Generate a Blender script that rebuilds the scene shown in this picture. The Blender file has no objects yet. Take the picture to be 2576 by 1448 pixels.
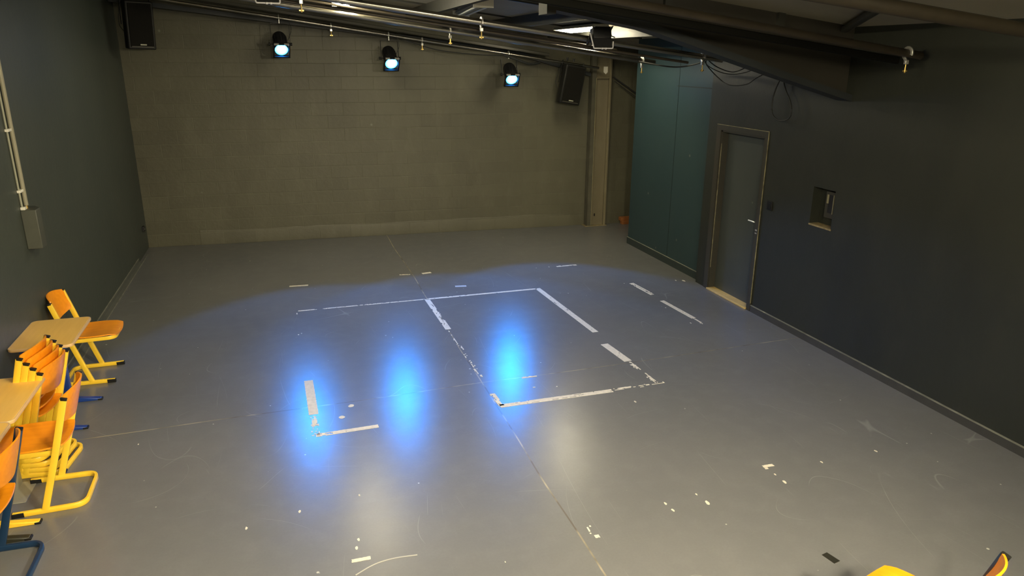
import bpy, bmesh, math, random
from mathutils import Vector, Matrix, noise
random.seed(7)
S = bpy.context.scene
C = S.collection
PI = math.pi

# ------------------------------------------------------------------ camera, world, exposure
def look(yaw, pitch, roll, loc, f_px):
    y, p, r = map(math.radians, (yaw, pitch, roll))
    fw = Vector((math.sin(y)*math.cos(p), math.cos(y)*math.cos(p), -math.sin(p)))
    rt = Vector((math.cos(y), -math.sin(y), 0)); dn = fw.cross(rt)
    rt2 = rt*math.cos(r) + dn*math.sin(r); dn2 = -rt*math.sin(r) + dn*math.cos(r)
    cd = bpy.data.cameras.new('camera'); cam = bpy.data.objects.new('camera', cd); C.objects.link(cam)
    cd.sensor_width = 36; cd.lens = 36*f_px/2576; cd.clip_end = 100; cd.clip_start = .05
    m = Matrix((rt2, -dn2, -fw)).transposed().to_4x4(); m.translation = Vector(loc)
    cam.matrix_world = m
    S.camera = cam
look(17.56, 17.59, -0.39, (0, 0, 2.9), 1823.5)
w = bpy.data.worlds.new('world'); S.world = w; w.use_nodes = True
w.node_tree.nodes['Background'].inputs[0].default_value = (.02, .022, .02, 1)
w.node_tree.nodes['Background'].inputs[1].default_value = .3
S.view_settings.view_transform = 'Standard'; S.view_settings.look = 'None'
S.view_settings.gamma = 1; S.view_settings.use_curve_mapping = False
S.view_settings.exposure = 3.15
WASH_W = 220.0       # warm floodlight behind the viewer aimed at the stage
NEAR_TUBE = 29.0      # emission of the warm tubes over the near bay
REAR_TUBE = 50.0      # warm tubes behind the camera
FAR_TUBE = 12.5       # tubes over the far bay
SPOT_W = 42.0        # blue stage lamps
LENS = 4.0

# ------------------------------------------------------------------ materials
def mat(name, col, rough=.5, metal=0, spec=.5, noise_amt=0, nscale=8, bump=0, bscale=60, emit=None, estr=0, coat=0):
    m = bpy.data.materials.new(name); m.use_nodes = True
    nt = m.node_tree; N = nt.nodes; L = nt.links; b = N['Principled BSDF']
    b.inputs['Base Color'].default_value = (*col, 1); b.inputs['Roughness'].default_value = rough
    b.inputs['Metallic'].default_value = metal; b.inputs['Specular IOR Level'].default_value = spec
    b.inputs['Coat Weight'].default_value = coat
    if emit: b.inputs['Emission Color'].default_value = (*emit, 1); b.inputs['Emission Strength'].default_value = estr
    tc = N.new('ShaderNodeTexCoord')
    if noise_amt:
        n = N.new('ShaderNodeTexNoise'); n.inputs['Scale'].default_value = nscale; n.inputs['Detail'].default_value = 6
        L.new(tc.outputs['Object'], n.inputs['Vector'])
        r = N.new('ShaderNodeMapRange'); r.inputs[1].default_value = .3; r.inputs[2].default_value = .7
        r.inputs[3].default_value = 1-noise_amt; r.inputs[4].default_value = 1+noise_amt
        L.new(n.outputs[0], r.inputs[0])
        mx = N.new('ShaderNodeVectorMath'); mx.operation = 'SCALE'; mx.inputs[0].default_value = col
        L.new(r.outputs[0], mx.inputs['Scale']); L.new(mx.outputs[0], b.inputs['Base Color'])
    if bump:
        n = N.new('ShaderNodeTexNoise'); n.inputs['Scale'].default_value = bscale
        L.new(tc.outputs['Object'], n.inputs['Vector'])
        bp = N.new('ShaderNodeBump'); bp.inputs['Strength'].default_value = bump; bp.inputs['Distance'].default_value = .003
        L.new(n.outputs[0], bp.inputs['Height']); L.new(bp.outputs[0], b.inputs['Normal'])
    return m

class NT:
    def __init__(s, m): s.m = m; s.t = m.node_tree; s.N = s.t.nodes; s.L = s.t.links; s.b = s.N['Principled BSDF']
    def n(s, typ, **k):
        o = s.N.new('ShaderNode'+typ)
        for a, v in k.items(): setattr(o, a, v)
        return o
    def math(s, op, a, b=None, c=None, clamp=False):
        o = s.N.new('ShaderNodeMath'); o.operation = op; o.use_clamp = clamp
        for i, v in enumerate((a, b, c)):
            if v is None: continue
            if isinstance(v, (int, float)): o.inputs[i].default_value = v
            else: s.L.new(v, o.inputs[i])
        return o.outputs[0]
    def noise(s, vec, scale, detail=2, rough=.5, out=0):
        o = s.N.new('ShaderNodeTexNoise'); o.inputs['Scale'].default_value = scale; o.inputs['Detail'].default_value = detail
        o.inputs['Roughness'].default_value = rough
        s.L.new(vec, o.inputs['Vector']); return o.outputs[out]
    def map(s, vec, loc=(0,0,0), rot=(0,0,0), sc=(1,1,1)):
        o = s.N.new('ShaderNodeMapping'); o.inputs[1].default_value = loc; o.inputs[2].default_value = rot; o.inputs[3].default_value = sc
        s.L.new(vec, o.inputs[0]); return o.outputs[0]
    def rng(s, v, a, b, c, d):
        o = s.N.new('ShaderNodeMapRange')
        for i, q in enumerate((a, b, c, d)): o.inputs[i+1].default_value = q
        s.L.new(v, o.inputs[0]); return o.outputs[0]
    def mix(s, f, a, b):
        o = s.N.new('ShaderNodeMix'); o.data_type = 'RGBA'
        for i, v in ((0, f), (6, a), (7, b)):
            if isinstance(v, (int, float)): o.inputs[i].default_value = v
            elif isinstance(v, tuple): o.inputs[i].default_value = (*v, 1)
            else: s.L.new(v, o.inputs[i])
        return o.outputs[2]

def floor_material():
    m = mat('grey_vinyl_floor', (.2, .2, .2), .35); t = NT(m)
    tc = t.n('TexCoord').outputs['Object']
    big = t.noise(tc, .7, 4); mid = t.noise(tc, 6, 5, .6); fine = t.noise(tc, 60, 3)
    base = t.mix(t.rng(big, .35, .65, 0, 1), (.142, .143, .142), (.160, .160, .156))
    base = t.mix(t.rng(mid, .45, .75, 0, .35), base, (.185, .185, .182))
    base = t.mix(t.rng(fine, .3, .7, 0, .12), base, (.10, .10, .10))
    scr = None
    # hairline scuffs: thin contour lines of low-frequency noise, broken up by a second noise
    for i, (rot, sc, ns, thick, lo) in enumerate([(.3, (1, .35, 1), 1.3, .0013, .54), (1.2, (1, .3, 1), 1.1, .0011, .55), (2.2, (.4, 1, 1), 1.7, .0015, .56), (2.8, (.5, .5, 1), 2.1, .0018, .58), (.9, (1, .15, 1), 2.4, .0016, .58)]):
        v = t.map(tc, loc=(i*7.3, i*3.1, 0), rot=(0, 0, rot), sc=sc)
        n = t.noise(v, ns, 0, .3)
        d = t.math('ABSOLUTE', t.math('SUBTRACT', n, .5))
        line = t.rng(d, 0, thick, 1, 0)
        msk = t.rng(t.noise(t.map(tc, loc=(i*11, 5, 0)), 1.6, 2), lo, lo+.07, 0, 1)
        s1 = t.math('MULTIPLY', line, msk)
        scr = s1 if scr is None else t.math('MAXIMUM', scr, s1)
    base = t.mix(t.math('MULTIPLY', scr, .24), base, (.42, .42, .40))
    # pale flecks of old paint and tape glue
    for scl, th, k in ((3.2, .035, .62), (7.0, .05, .68)):
        vo = t.n('TexVoronoi'); vo.inputs['Scale'].default_value = scl; t.L.new(t.map(tc, loc=(k*9, k*4, 0)), vo.inputs['Vector'])
        sep = t.n('SeparateColor'); t.L.new(vo.outputs['Color'], sep.inputs[0])
        dot = t.math('MULTIPLY', t.rng(vo.outputs['Distance'], th*.6, th, 1, 0), t.rng(sep.outputs[0], k, k+.02, 0, 1))
        base = t.mix(t.math('MULTIPLY', dot, .7), base, (.6, .58, .5))
    # welded seams between vinyl sheets: x = 1.6 and y = 6.0
    sx = t.n('SeparateXYZ'); t.L.new(tc, sx.inputs[0])
    wob = t.math('MULTIPLY', t.math('SUBTRACT', t.noise(tc, .5, 1), .5), .08)
    dx = t.math('ABSOLUTE', t.math('SUBTRACT', t.math('ADD', sx.outputs[0], wob), 1.602))
    ylin = t.math('ADD', t.math('MULTIPLY', sx.outputs[0], .031), 5.945)
    dy = t.math('ABSOLUTE', t.math('SUBTRACT', t.math('ADD', sx.outputs[1], wob), ylin))
    dmin = t.math('MINIMUM', dx, dy)
    seam = t.rng(dmin, .003, .008, 1, 0)
    scol = t.mix(t.rng(t.noise(tc, 3, 3), .42, .6, 0, 1), (.1, .085, .06), (.42, .36, .24))
    base = t.mix(t.math('MULTIPLY', seam, .75), base, scol)
    t.L.new(base, t.b.inputs['Base Color'])
    t.b.inputs['Roughness'].default_value = .27; t.b.inputs['Specular IOR Level'].default_value = .42
    bp = t.n('Bump'); bp.inputs['Strength'].default_value = .12; bp.inputs['Distance'].default_value = .01
    t.L.new(t.noise(tc, 5, 3), bp.inputs['Height']); t.L.new(bp.outputs[0], t.b.inputs['Normal'])
    return m

def wall_material(name, c1, c2, patch, rough=.55, block=False, bump=.2):
    c1, c2, patch = [tuple(v*.74 for v in q) for q in (c1, c2, patch)]
    m = mat(name, c1, rough); t = NT(m); tc = t.n('TexCoord').outputs['Object']
    v = t.map(tc, sc=(1, 1, .45))
    base = t.mix(t.rng(t.noise(v, .9, 6, .6), .35, .65, 0, 1), c1, c2)
    base = t.mix(t.rng(t.noise(v, 3.5, 5, .7), .5, .72, 0, .5), base, patch)
    vo = t.n('TexVoronoi'); vo.inputs['Scale'].default_value = 2.6; t.L.new(tc, vo.inputs['Vector'])
    sep = t.n('SeparateColor'); t.L.new(vo.outputs['Color'], sep.inputs[0])
    dot = t.math('MULTIPLY', t.rng(vo.outputs['Distance'], .03, .06, 1, 0), t.rng(sep.outputs[0], .72, .74, 0, 1))
    base = t.mix(t.math('MULTIPLY', dot, .35), base, (.35, .34, .28))
    if block:
        br = t.n('TexBrick'); t.L.new(t.map(tc, rot=(PI/2, 0, 0)), br.inputs['Vector'])
        br.inputs['Scale'].default_value = 1; br.inputs['Brick Width'].default_value = .5; br.inputs['Row Height'].default_value = .2
        br.inputs['Mortar Size'].default_value = .006; br.inputs['Mortar Smooth'].default_value = .8
        br.inputs['Color1'].default_value = (.2, .2, .2, 1); br.inputs['Color2'].default_value = (.8, .8, .8, 1)
        sc = t.n('SeparateColor'); t.L.new(br.outputs['Color'], sc.inputs[0])
        base = t.mix(t.rng(sc.outputs[0], .2, .8, 0, .22), base, tuple(x*1.35 for x in c2))
        pm = t.math('MULTIPLY', br.outputs['Fac'], t.rng(t.noise(tc, 2, 3), .45, .6, 0, .2))
        base = t.mix(pm, base, tuple(x*2.2 for x in c2))
        h = t.math('ADD', t.math('MULTIPLY', br.outputs['Fac'], -.6), t.math('MULTIPLY', t.noise(tc, 18, 4), .8))
    else:
        h = t.noise(tc, 14, 4)
    t.L.new(base, t.b.inputs['Base Color'])
    bp = t.n('Bump'); bp.inputs['Strength'].default_value = bump; bp.inputs['Distance'].default_value = .01
    t.L.new(h, bp.inputs['Height']); t.L.new(bp.outputs[0], t.b.inputs['Normal'])
    return m

def wood_material(name, a, b, rough=.35, axis=(1, 12, 12)):
    m = mat(name, a, rough); t = NT(m); tc = t.n('TexCoord').outputs['Object']
    n = t.noise(t.map(tc, sc=axis), 3, 5, .6)
    t.L.new(t.mix(t.rng(n, .3, .7, 0, 1), a, b), t.b.inputs['Base Color'])
    return m

M = dict(
    floor=floor_material(),
    wall_left=wall_material('dark_grey_plaster', (.062, .076, .064), (.078, .092, .076), (.092, .100, .078), .5),
    wall_back=wall_material('painted_blockwork', (.104, .098, .062), (.136, .130, .084), (.17, .16, .108), .5, True, .35),
    wall_right=wall_material('dark_wall_paint', (.024, .027, .020), (.034, .038, .028), (.040, .042, .031), .5),
    panel=wall_material('dark_green_panel_paint', (.029, .060, .066), (.037, .072, .076), (.042, .074, .072), .42, bump=.05),
    door=wall_material('dark_door_paint', (.072, .083, .078), (.084, .096, .088), (.092, .104, .096), .4, bump=.05),
    doorframe=wall_material('dark_frame_paint', (.05, .05, .042), (.066, .06, .045), (.09, .075, .05), .4, bump=.1),
    ceiling=mat('cream_roof_board', (.30, .275, .20), .7, noise_amt=.12, nscale=1.2),
    purlin=mat('dark_purlin_steel', (.035, .035, .028), .5, noise_amt=.2),
    beam=mat('dark_painted_steel', (.032, .029, .022), .55, noise_amt=.15, nscale=2),
    beam_edge=mat('blue_grey_painted_steel', (.022, .026, .028), .5, noise_amt=.15, nscale=2),
    column=wall_material('grey_brown_column_paint', (.21, .18, .11), (.27, .235, .15), (.31, .28, .19), .42, bump=.1),
    chrome=mat('galvanised_tube', (.36, .345, .30), .27, 1, noise_amt=.1, nscale=4),
    darkpipe=mat('dark_brown_tube', (.045, .036, .024), .5, .1, noise_amt=.2, nscale=5),
    black=mat('black_paint_metal', (.008, .008, .009), .5, 0, noise_amt=.2),
    blackplastic=mat('black_plastic', (.009, .009, .008), .55, spec=.3),
    grille=mat('black_speaker_grille', (.007, .0065, .005), .8, spec=.15, bump=.6, bscale=500),
    alu=mat('cast_aluminium', (.75, .74, .70), .3, .7),
    silver=mat('white_rim_paint', (.95, .93, .93), .3),
    brass=mat('brass_bolt', (.75, .52, .16), .3, .8),
    yellow=mat('yellow_enamel', (.93, .60, .04), .33, noise_amt=.04),
    blue=mat('blue_enamel', (.012, .045, .24), .33, noise_amt=.06),
    darkblue=mat('dark_blue_enamel', (.010, .035, .085), .3, noise_amt=.06),
    ply=wood_material('orange_beech_ply', (.82, .27, .006), (.92, .33, .010), .33),
    plyedge=mat('pale_ply_edge', (.72, .40, .08), .5),
    top=wood_material('beige_wood_laminate', (.80, .47, .09), (.86, .52, .11), .45, (10, 1, 10)),
    topedge=mat('pale_wood_lipping', (.68, .44, .20), .45),
    tape=mat('worn_cream_tape', (.66, .61, .49), .6, noise_amt=.12, nscale=30),
    tapegrey=mat('worn_pale_grey_tape', (.42, .44, .46), .5, noise_amt=.1, nscale=30),
    tapeblack=mat('black_gaffer_tape', (.02, .019, .013), .8, spec=.15),
    orangebit=mat('orange_paint_fleck', (.6, .22, .05), .6),
    boxgrey=mat('grey_enclosure_paint', (.07, .074, .058), .5, noise_amt=.1),
    conduit=mat('pale_grey_plastic_conduit', (.30, .28, .20), .45),
    greymetal=mat('light_grey_sheet_metal', (.34, .34, .28), .4, noise_amt=.05),
    white=mat('white_enamel', (.78, .76, .66), .4),
    redwood=wood_material('orange_brown_timber', (.26, .09, .02), (.33, .12, .03), .6),
    sill=mat('pale_wood_threshold', (.60, .44, .17), .5, noise_amt=.15, nscale=12),
    coving=mat('worn_skirting_lip', (.20, .20, .16), .5, noise_amt=.3, nscale=10),
    cable=mat('black_cable', (.015, .017, .016), .5),
    bluecable=mat('blue_tape_band', (.02, .06, .35), .5),
    tube_warm=mat('warm_tube_glow', (.9, .9, .9), .5, emit=(1, .87, .58), estr=NEAR_TUBE),
    tube_rear=mat('rear_tube_glow', (.9, .9, .9), .5, emit=(1, .85, .54), estr=REAR_TUBE),
    tube_far=mat('white_tube_glow', (.9, .9, .9), .5, emit=(1, .89, .62), estr=FAR_TUBE),
    tube_off=mat('unlit_white_tube', (.75, .75, .68), .3),
    yellowtag=mat('yellow_plastic', (.7, .55, .03), .5),
)
def lens_material():
    m = mat('blue_lamp_lens', (.1, .3, .6), .2); t = NT(m)
    tc = t.n('TexCoord').outputs['Object']
    ln = t.n('VectorMath', operation='DISTANCE'); t.L.new(tc, ln.inputs[0]); ln.inputs[1].default_value = (0, 0, .015)
    col = t.mix(t.rng(ln.outputs['Value'], .03, .12, 0, 1), (.04, .34, 1.0), (.0, .24, 1.0))
    t.L.new(col, t.b.inputs['Emission Color']); t.b.inputs['Emission Strength'].default_value = LENS
    return m
M['lens'] = lens_material()

# ------------------------------------------------------------------ helpers
def tag(o, label=None, cat=None, group=None, kind=None):
    if label: o['label'] = label
    if cat: o['category'] = cat
    if group: o['group'] = group
    if kind: o['kind'] = kind
    return o
def thing(name, label, cat, loc=(0, 0, 0), rotz=0, group=None, rot=None):
    o = bpy.data.objects.new(name, None); C.objects.link(o); o.empty_display_size = .1
    o.location = loc; o.rotation_euler = rot if rot else (0, 0, rotz)
    return tag(o, label, cat, group)
def copy_tree(o, parent=None):
    c = o.copy(); C.objects.link(c); c.parent = parent
    for ch in list(o.children): copy_tree(ch, c)
    return c

class MB:
    def __init__(s): s.bm = bmesh.new()
    def box(s, a, b):
        x0, y0, z0 = a; x1, y1, z1 = b
        v = [s.bm.verts.new(p) for p in ((x0,y0,z0),(x1,y0,z0),(x1,y1,z0),(x0,y1,z0),(x0,y0,z1),(x1,y0,z1),(x1,y1,z1),(x0,y1,z1))]
        for f in ((0,3,2,1),(4,5,6,7),(0,1,5,4),(1,2,6,5),(2,3,7,6),(3,0,4,7)): s.bm.faces.new([v[i] for i in f])
        return s
    def prism(s, pts, axis, a, b):
        # pts: outline in the two axes left over; extruded along axis from a to b
        def P(p, h): q = list(p); q.insert(axis, h); return q
        A = [s.bm.verts.new(P(p, a)) for p in pts]; B = [s.bm.verts.new(P(p, b)) for p in pts]
        n = len(pts)
        s.bm.faces.new(A[::-1]); s.bm.faces.new(B)
        for i in range(n): s.bm.faces.new((A[i], A[(i+1) % n], B[(i+1) % n], B[i]))
        return s
    def sweep(s, path, w, h=None, seg=10, up=(0, 0, 1), rect=False, closed=False, cap=True):
        h = h or w; P = [Vector(p) for p in path]; rings = []; n = len(P); up = Vector(up)
        if rect:
            c = .28
            prof = [(w/2, h/2*(1-c)), (w/2*(1-c), h/2), (-w/2*(1-c), h/2), (-w/2, h/2*(1-c)), (-w/2, -h/2*(1-c)), (-w/2*(1-c), -h/2), (w/2*(1-c), -h/2), (w/2, -h/2*(1-c))]
        else: prof = [(w/2*math.cos(2*PI*i/seg), h/2*math.sin(2*PI*i/seg)) for i in range(seg)]
        for i in range(n):
            if closed: d = (P[(i+1) % n]-P[i-1]).normalized()
            elif i == 0: d = (P[1]-P[0]).normalized()
            elif i == n-1: d = (P[-1]-P[-2]).normalized()
            else: d = ((P[i+1]-P[i]).normalized()+(P[i]-P[i-1]).normalized()).normalized()
            u = up if abs(d.dot(up)) < .98 else Vector((1, 0, 0)) if abs(d.x) < .9 else Vector((0, 1, 0))
            a = d.cross(u).normalized(); b = a.cross(d).normalized()
            k = 1
            if 0 < i < n-1:
                c0 = (P[i]-P[i-1]).normalized().dot((P[i+1]-P[i]).normalized()); k = 1/max(.5, math.sqrt((1+c0)/2))
            rings.append([s.bm.verts.new(P[i]+a*(x*k)+b*y) for x, y in prof])
        m = len(prof); rr = range(n if closed else n-1)
        for i in rr:
            A, B = rings[i], rings[(i+1) % n]
            for j in range(m): s.bm.faces.new((A[j], A[(j+1) % m], B[(j+1) % m], B[j]))
        if not closed and cap: s.bm.faces.new(rings[0][::-1]); s.bm.faces.new(rings[-1])
        return s
    def lathe(s, prof, axis_o=(0,0,0), axis_d=(0,0,1), seg=24):
        O = Vector(axis_o); D = Vector(axis_d).normalized(); a = D.orthogonal().normalized(); b = D.cross(a)
        R = []
        for r, h in prof:
            if r < 1e-6: R.append([s.bm.verts.new(O+D*h)])
            else: R.append([s.bm.verts.new(O+D*h+a*(r*math.cos(2*PI*i/seg))+b*(r*math.sin(2*PI*i/seg))) for i in range(seg)])
        for A, B in zip(R, R[1:]):
            for j in range(seg):
                k = (j+1) % seg
                if len(A) == 1 and len(B) == 1: continue
                if len(A) == 1: s.bm.faces.new((A[0], B[j], B[k]))
                elif len(B) == 1: s.bm.faces.new((A[j], B[0], A[k]))
                else: s.bm.faces.new((A[j], B[j], B[k], A[k]))
        return s
    def grid(s, fn, nu, nv, th):
        # solid sheet: fn(u, v) -> point, thickness th along normals
        P = [[Vector(fn(i/nu, j/nv)) for j in range(nv+1)] for i in range(nu+1)]
        def nrm(i, j):
            a = P[min(i+1, nu)][j]-P[max(i-1, 0)][j]; b = P[i][min(j+1, nv)]-P[i][max(j-1, 0)]
            n = a.cross(b); return n.normalized() if n.length > 1e-9 else Vector((0, 0, 1))
        T = [[s.bm.verts.new(P[i][j]+nrm(i, j)*th/2) for j in range(nv+1)] for i in range(nu+1)]
        B = [[s.bm.verts.new(P[i][j]-nrm(i, j)*th/2) for j in range(nv+1)] for i in range(nu+1)]
        for i in range(nu):
            for j in range(nv):
                s.bm.faces.new((T[i][j], T[i+1][j], T[i+1][j+1], T[i][j+1])); s.bm.faces.new((B[i][j], B[i][j+1], B[i+1][j+1], B[i+1][j]))
        for i in range(nu):
            s.bm.faces.new((T[i][0], B[i][0], B[i+1][0], T[i+1][0])); s.bm.faces.new((T[i][nv], T[i+1][nv], B[i+1][nv], B[i][nv]))
        for j in range(nv):
            s.bm.faces.new((T[0][j], T[0][j+1], B[0][j+1], B[0][j])); s.bm.faces.new((T[nu][j], B[nu][j], B[nu][j+1], T[nu][j+1]))
        return s
    def xf(s, m): bmesh.ops.transform(s.bm, matrix=m, verts=s.bm.verts); return s
    def build(s, name, m, parent=None, bevel=0, smooth=True, mats=None):
        bmesh.ops.recalc_face_normals(s.bm, faces=s.bm.faces)
        me = bpy.data.meshes.new(name); s.bm.to_mesh(me); s.bm.free()
        me.materials.append(m)
        if smooth:
            me.shade_smooth(); me.set_sharp_from_angle(angle=math.radians(38))
        o = bpy.data.objects.new(name, me); C.objects.link(o); o.parent = parent
        if bevel:
            b = o.modifiers.new('bevel', 'BEVEL'); b.width = bevel; b.segments = 2; b.limit_method = 'ANGLE'
        return o
def struct(name, mb, m, **k):
    o = mb.build(name, m, smooth=k.pop('smooth', False), **k); o['kind'] = 'structure'; return o
def arc_path(pts, r, n=6):
    out = [Vector(pts[0])]
    for a, b, c in zip(pts, pts[1:], pts[2:]):
        a, b, c = map(Vector, (a, b, c)); d1 = (a-b).normalized(); d2 = (c-b).normalized()
        ang = d1.angle(d2); t = min(r/math.tan(ang/2), (a-b).length*.49, (c-b).length*.49)
        p, q = b+d1*t, b+d2*t
        for i in range(n+1):
            k = i/n; out.append((p.lerp(b, k)).lerp(b.lerp(q, k), k))
    out.append(Vector(pts[-1])); return out
def spline(pts, n=6):
    P = [Vector(p) for p in pts]; P = [P[0]*2-P[1]]+P+[P[-1]*2-P[-2]]; out = []
    for i in range(1, len(P)-2):
        for k in range(n):
            t = k/n; a, b, c, d = P[i-1:i+3]
            out.append(.5*((2*b)+(c-a)*t+(2*a-5*b+4*c-d)*t*t+(3*b-a-3*c+d)*t**3))
    out.append(P[-2]); return out

# ------------------------------------------------------------------ room shell
XL, XR, XP, XE = -2.13, 5.25, 5.33, 6.75
YF = -3.6
def ceil_z(x): return 3.83-.12*x
struct('floor', MB().box((XL-.2, YF-.2, -.2), (XE+.2, 12.7, 0)), M['floor'])
struct('wall_left', MB().box((XL-.2, YF-.2, 0), (XL, 12.6, 4.4)), M['wall_left'])
def yb(x): return 12.36-(x-XL)*.0465
struct('wall_back', MB().prism([(XL, yb(XL)), (XE+.2, yb(XE+.2)), (XE+.2, 12.6), (XL, 12.6)], 2, 0, 4.4), M['wall_back'])
struct('wall_front', MB().box((XL, YF-.2, 0), (XE, YF, 4.4)), M['wall_right'])
struct('wall_far_right', MB().box((XE, 8.2, 0), (XE+.2, 12.6, 4)), M['wall_back'])
struct('ceiling', MB().prism([(XL-.2, ceil_z(XL-.2)), (XE+.2, ceil_z(XE+.2)), (XE+.2, ceil_z(XE+.2)+.15), (XL-.2, ceil_z(XL-.2)+.15)], 1, YF-.2, 12.6), M['ceiling'])
# right wall with door opening (y 7.10-7.98) and niche (y 5.89-6.21, z 1.26-1.65)
DY0, DY1, DZ = 7.10, 7.98, 2.065
NY0, NY1, NZ0, NZ1, ND = 5.89, 6.21, 1.26, 1.65, .11
XB = 5.6
wr = MB()
wr.box((XR, YF-.2, 0), (XB, NY0, 3.35)).box((XR, NY0, 0), (XB, NY1, NZ0)).box((XR, NY0, NZ1), (XB, NY1, 3.35)).box((XR+ND, NY0, NZ0), (XB, NY1, NZ1))
wr.box((XR, NY1, 0), (XB, DY0, 3.35)).box((XR, DY0, DZ), (XB, DY1, 3.35)).box((XR, DY1, 0), (XB, 8.28, 3.35))
struct('wall_right', wr, M['wall_right'])
struct('wall_corridor', MB().box((XB-.02, DY0-.1, 0), (XB+.05, DY1+.1, 2.3)), M['wall_right'])
# green painted partition, set back 8 cm, ending before the back wall
struct('wall_partition', MB().box((XP, 8.28, 0), (XP+.12, 10.53, 3.3)), M['panel'])
struct('trim_1', MB().box((XP-.004, 8.28, 2.54), (XP+.001, 9.27, 2.552)).box((XP-.004, 9.235, 0.12), (XP+.001, 9.238, 3.1)).box((XP-.006, 8.28, .1), (XP+.001, 8.292, 3.2)), mat('dark_joint_gap', (.012, .016, .015), .6))
# skirtings
def skirt(name, x, y0, y1, h, d, m, lip):
    struct(name, MB().box((x-d, y0, 0), (x, y1, h)), m)
sk = mat('dark_skirting_vinyl', (.05, .05, .048), .4, noise_amt=.1)
struct('baseboard_right', MB().box((XR-.012, YF, 0), (XR, 7.02, .075)), sk)
struct('baseboard_partition', MB().box((XP-.014, 8.28, 0), (XP, 10.54, .105)).box((XP, 10.53, 0), (XP+.12, 10.544, .105)), mat('dark_green_skirting', (.028, .04, .038), .4))
struct('trim_2', MB().box((XR-.016, YF, .075), (XR, 7.02, .083)), M['coving'])
struct('trim_3', MB().box((XP-.017, 8.28, .105), (XP, 10.54, .111)), M['coving'])
struct('baseboard_left', MB().prism([(XL, 0), (XL+.05, 0), (XL+.012, .022), (XL+.006, .062), (XL, .062)], 1, YF, 11.4), mat('grey_coved_vinyl', (.085, .09, .08), .4, noise_amt=.1))
struct('trim_4', MB().box((XL, YF, .062), (XL+.009, 11.4, .071)), M['coving'])
struct('trim_5', MB().box((XL+.046, YF, 0), (XL+.056, 11.9, .005)), M['coving'])
# rough mortar kicker at the foot of the blockwork wall
kick = MB(); n = 60; pts = []
for i in range(n+1):
    x = -1.35+i*(4.9-(-1.35))/n
    pts.append((x, .21+.03*noise.noise((x*1.1, 3, 0))+.012*noise.noise((x*5, 1, 0))))
vs = []
for x, z in pts:
    y = yb(x); vs.append([kick.bm.verts.new(p) for p in ((x, y-.012, 0), (x, y-.009, z*.9), (x, y-.002, z+.01), (x, y+.01, z+.01))])
for a, b in zip(vs, vs[1:]):
    for j in range(3): kick.bm.faces.new((a[j], b[j], b[j+1], a[j+1]))
struct('baseboard_back', kick, M['wall_back'], smooth=True)

# ------------------------------------------------------------------ roof steel
for i, x in enumerate([-1.55, -.35, .85, 2.05, 3.25, 4.4]):
    z = ceil_z(x); y0_ = YF if x < 3 else 5.9
    struct('trim_%d' % (10+i), MB().box((x-.035, y0_, z-.14), (x+.035, 12.3, z+.02)), M['purlin'])
# cross battens of the roof boards
for i, y in enumerate([-1.6, 8.2, 10.3]):
    struct('trim_%d' % (20+i), MB().prism([(XL, ceil_z(XL)-.02), (XR, ceil_z(XR)-.02), (XR, ceil_z(XR)+.02), (XL, ceil_z(XL)+.02)], 1, y-.02, y+.02), M['purlin'])
# near portal frame: haunched rafter meeting the right wall at y 5.95
def rafter(y, pts_bottom, xs, m_web, m_fl, parent, fl=.1, top=0):
    out = [(x, z) for x, z in pts_bottom]
    pol = out + [(out[-1][0], ceil_z(out[-1][0])-top), (out[0][0], ceil_z(out[0][0])-top)]
    MB().prism(pol, 1, y-.008, y+.008).build('web', m_web, parent, smooth=False)
    b = MB()
    for (x0, z0), (x1, z1) in zip(out, out[1:]):
        b.prism([(x0, z0-.006), (x1, z1-.006), (x1, z1+.055), (x0, z0+.055)], 1, y-fl, y+fl)
    b.build('flange', m_fl, parent, smooth=False)
r1 = thing('rafter', 'dark haunched steel rafter deepening towards the right wall above the door', 'beam')
rafter(5.95, [(2.21, 3.275), (3.02, 3.145), (3.37, 3.05), (4.47, 2.74), (5.25, 2.53)], None, M['beam'], M['beam_edge'], r1)
MB().box((2.13, 5.85, 3.24), (2.21, 6.05, 3.58)).build('end_plate', M['beam_edge'], r1, smooth=False)
MB().prism([(-2.1, ceil_z(-2.1)-.13), (2.15, ceil_z(2.15)-.13), (2.15, ceil_z(2.15)-.01), (-2.1, ceil_z(-2.1)-.01)], 1, 5.88, 6.02).build('upper_member', M['beam_edge'], r1, smooth=False)
r2 = thing('rafter', 'olive-brown steel rafter running down along the top of the blockwork wall', 'beam')
rafter(11.95, [(-2.1, ceil_z(-2.1)-.47), (3.7, 2.99), (4.0, 2.91), (4.65, 2.74), (5.15, 2.615)], None, mat('olive_brown_steel', (.085, .08, .05), .5, noise_amt=.15), M['beam_edge'], r2, fl=.06)
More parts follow.
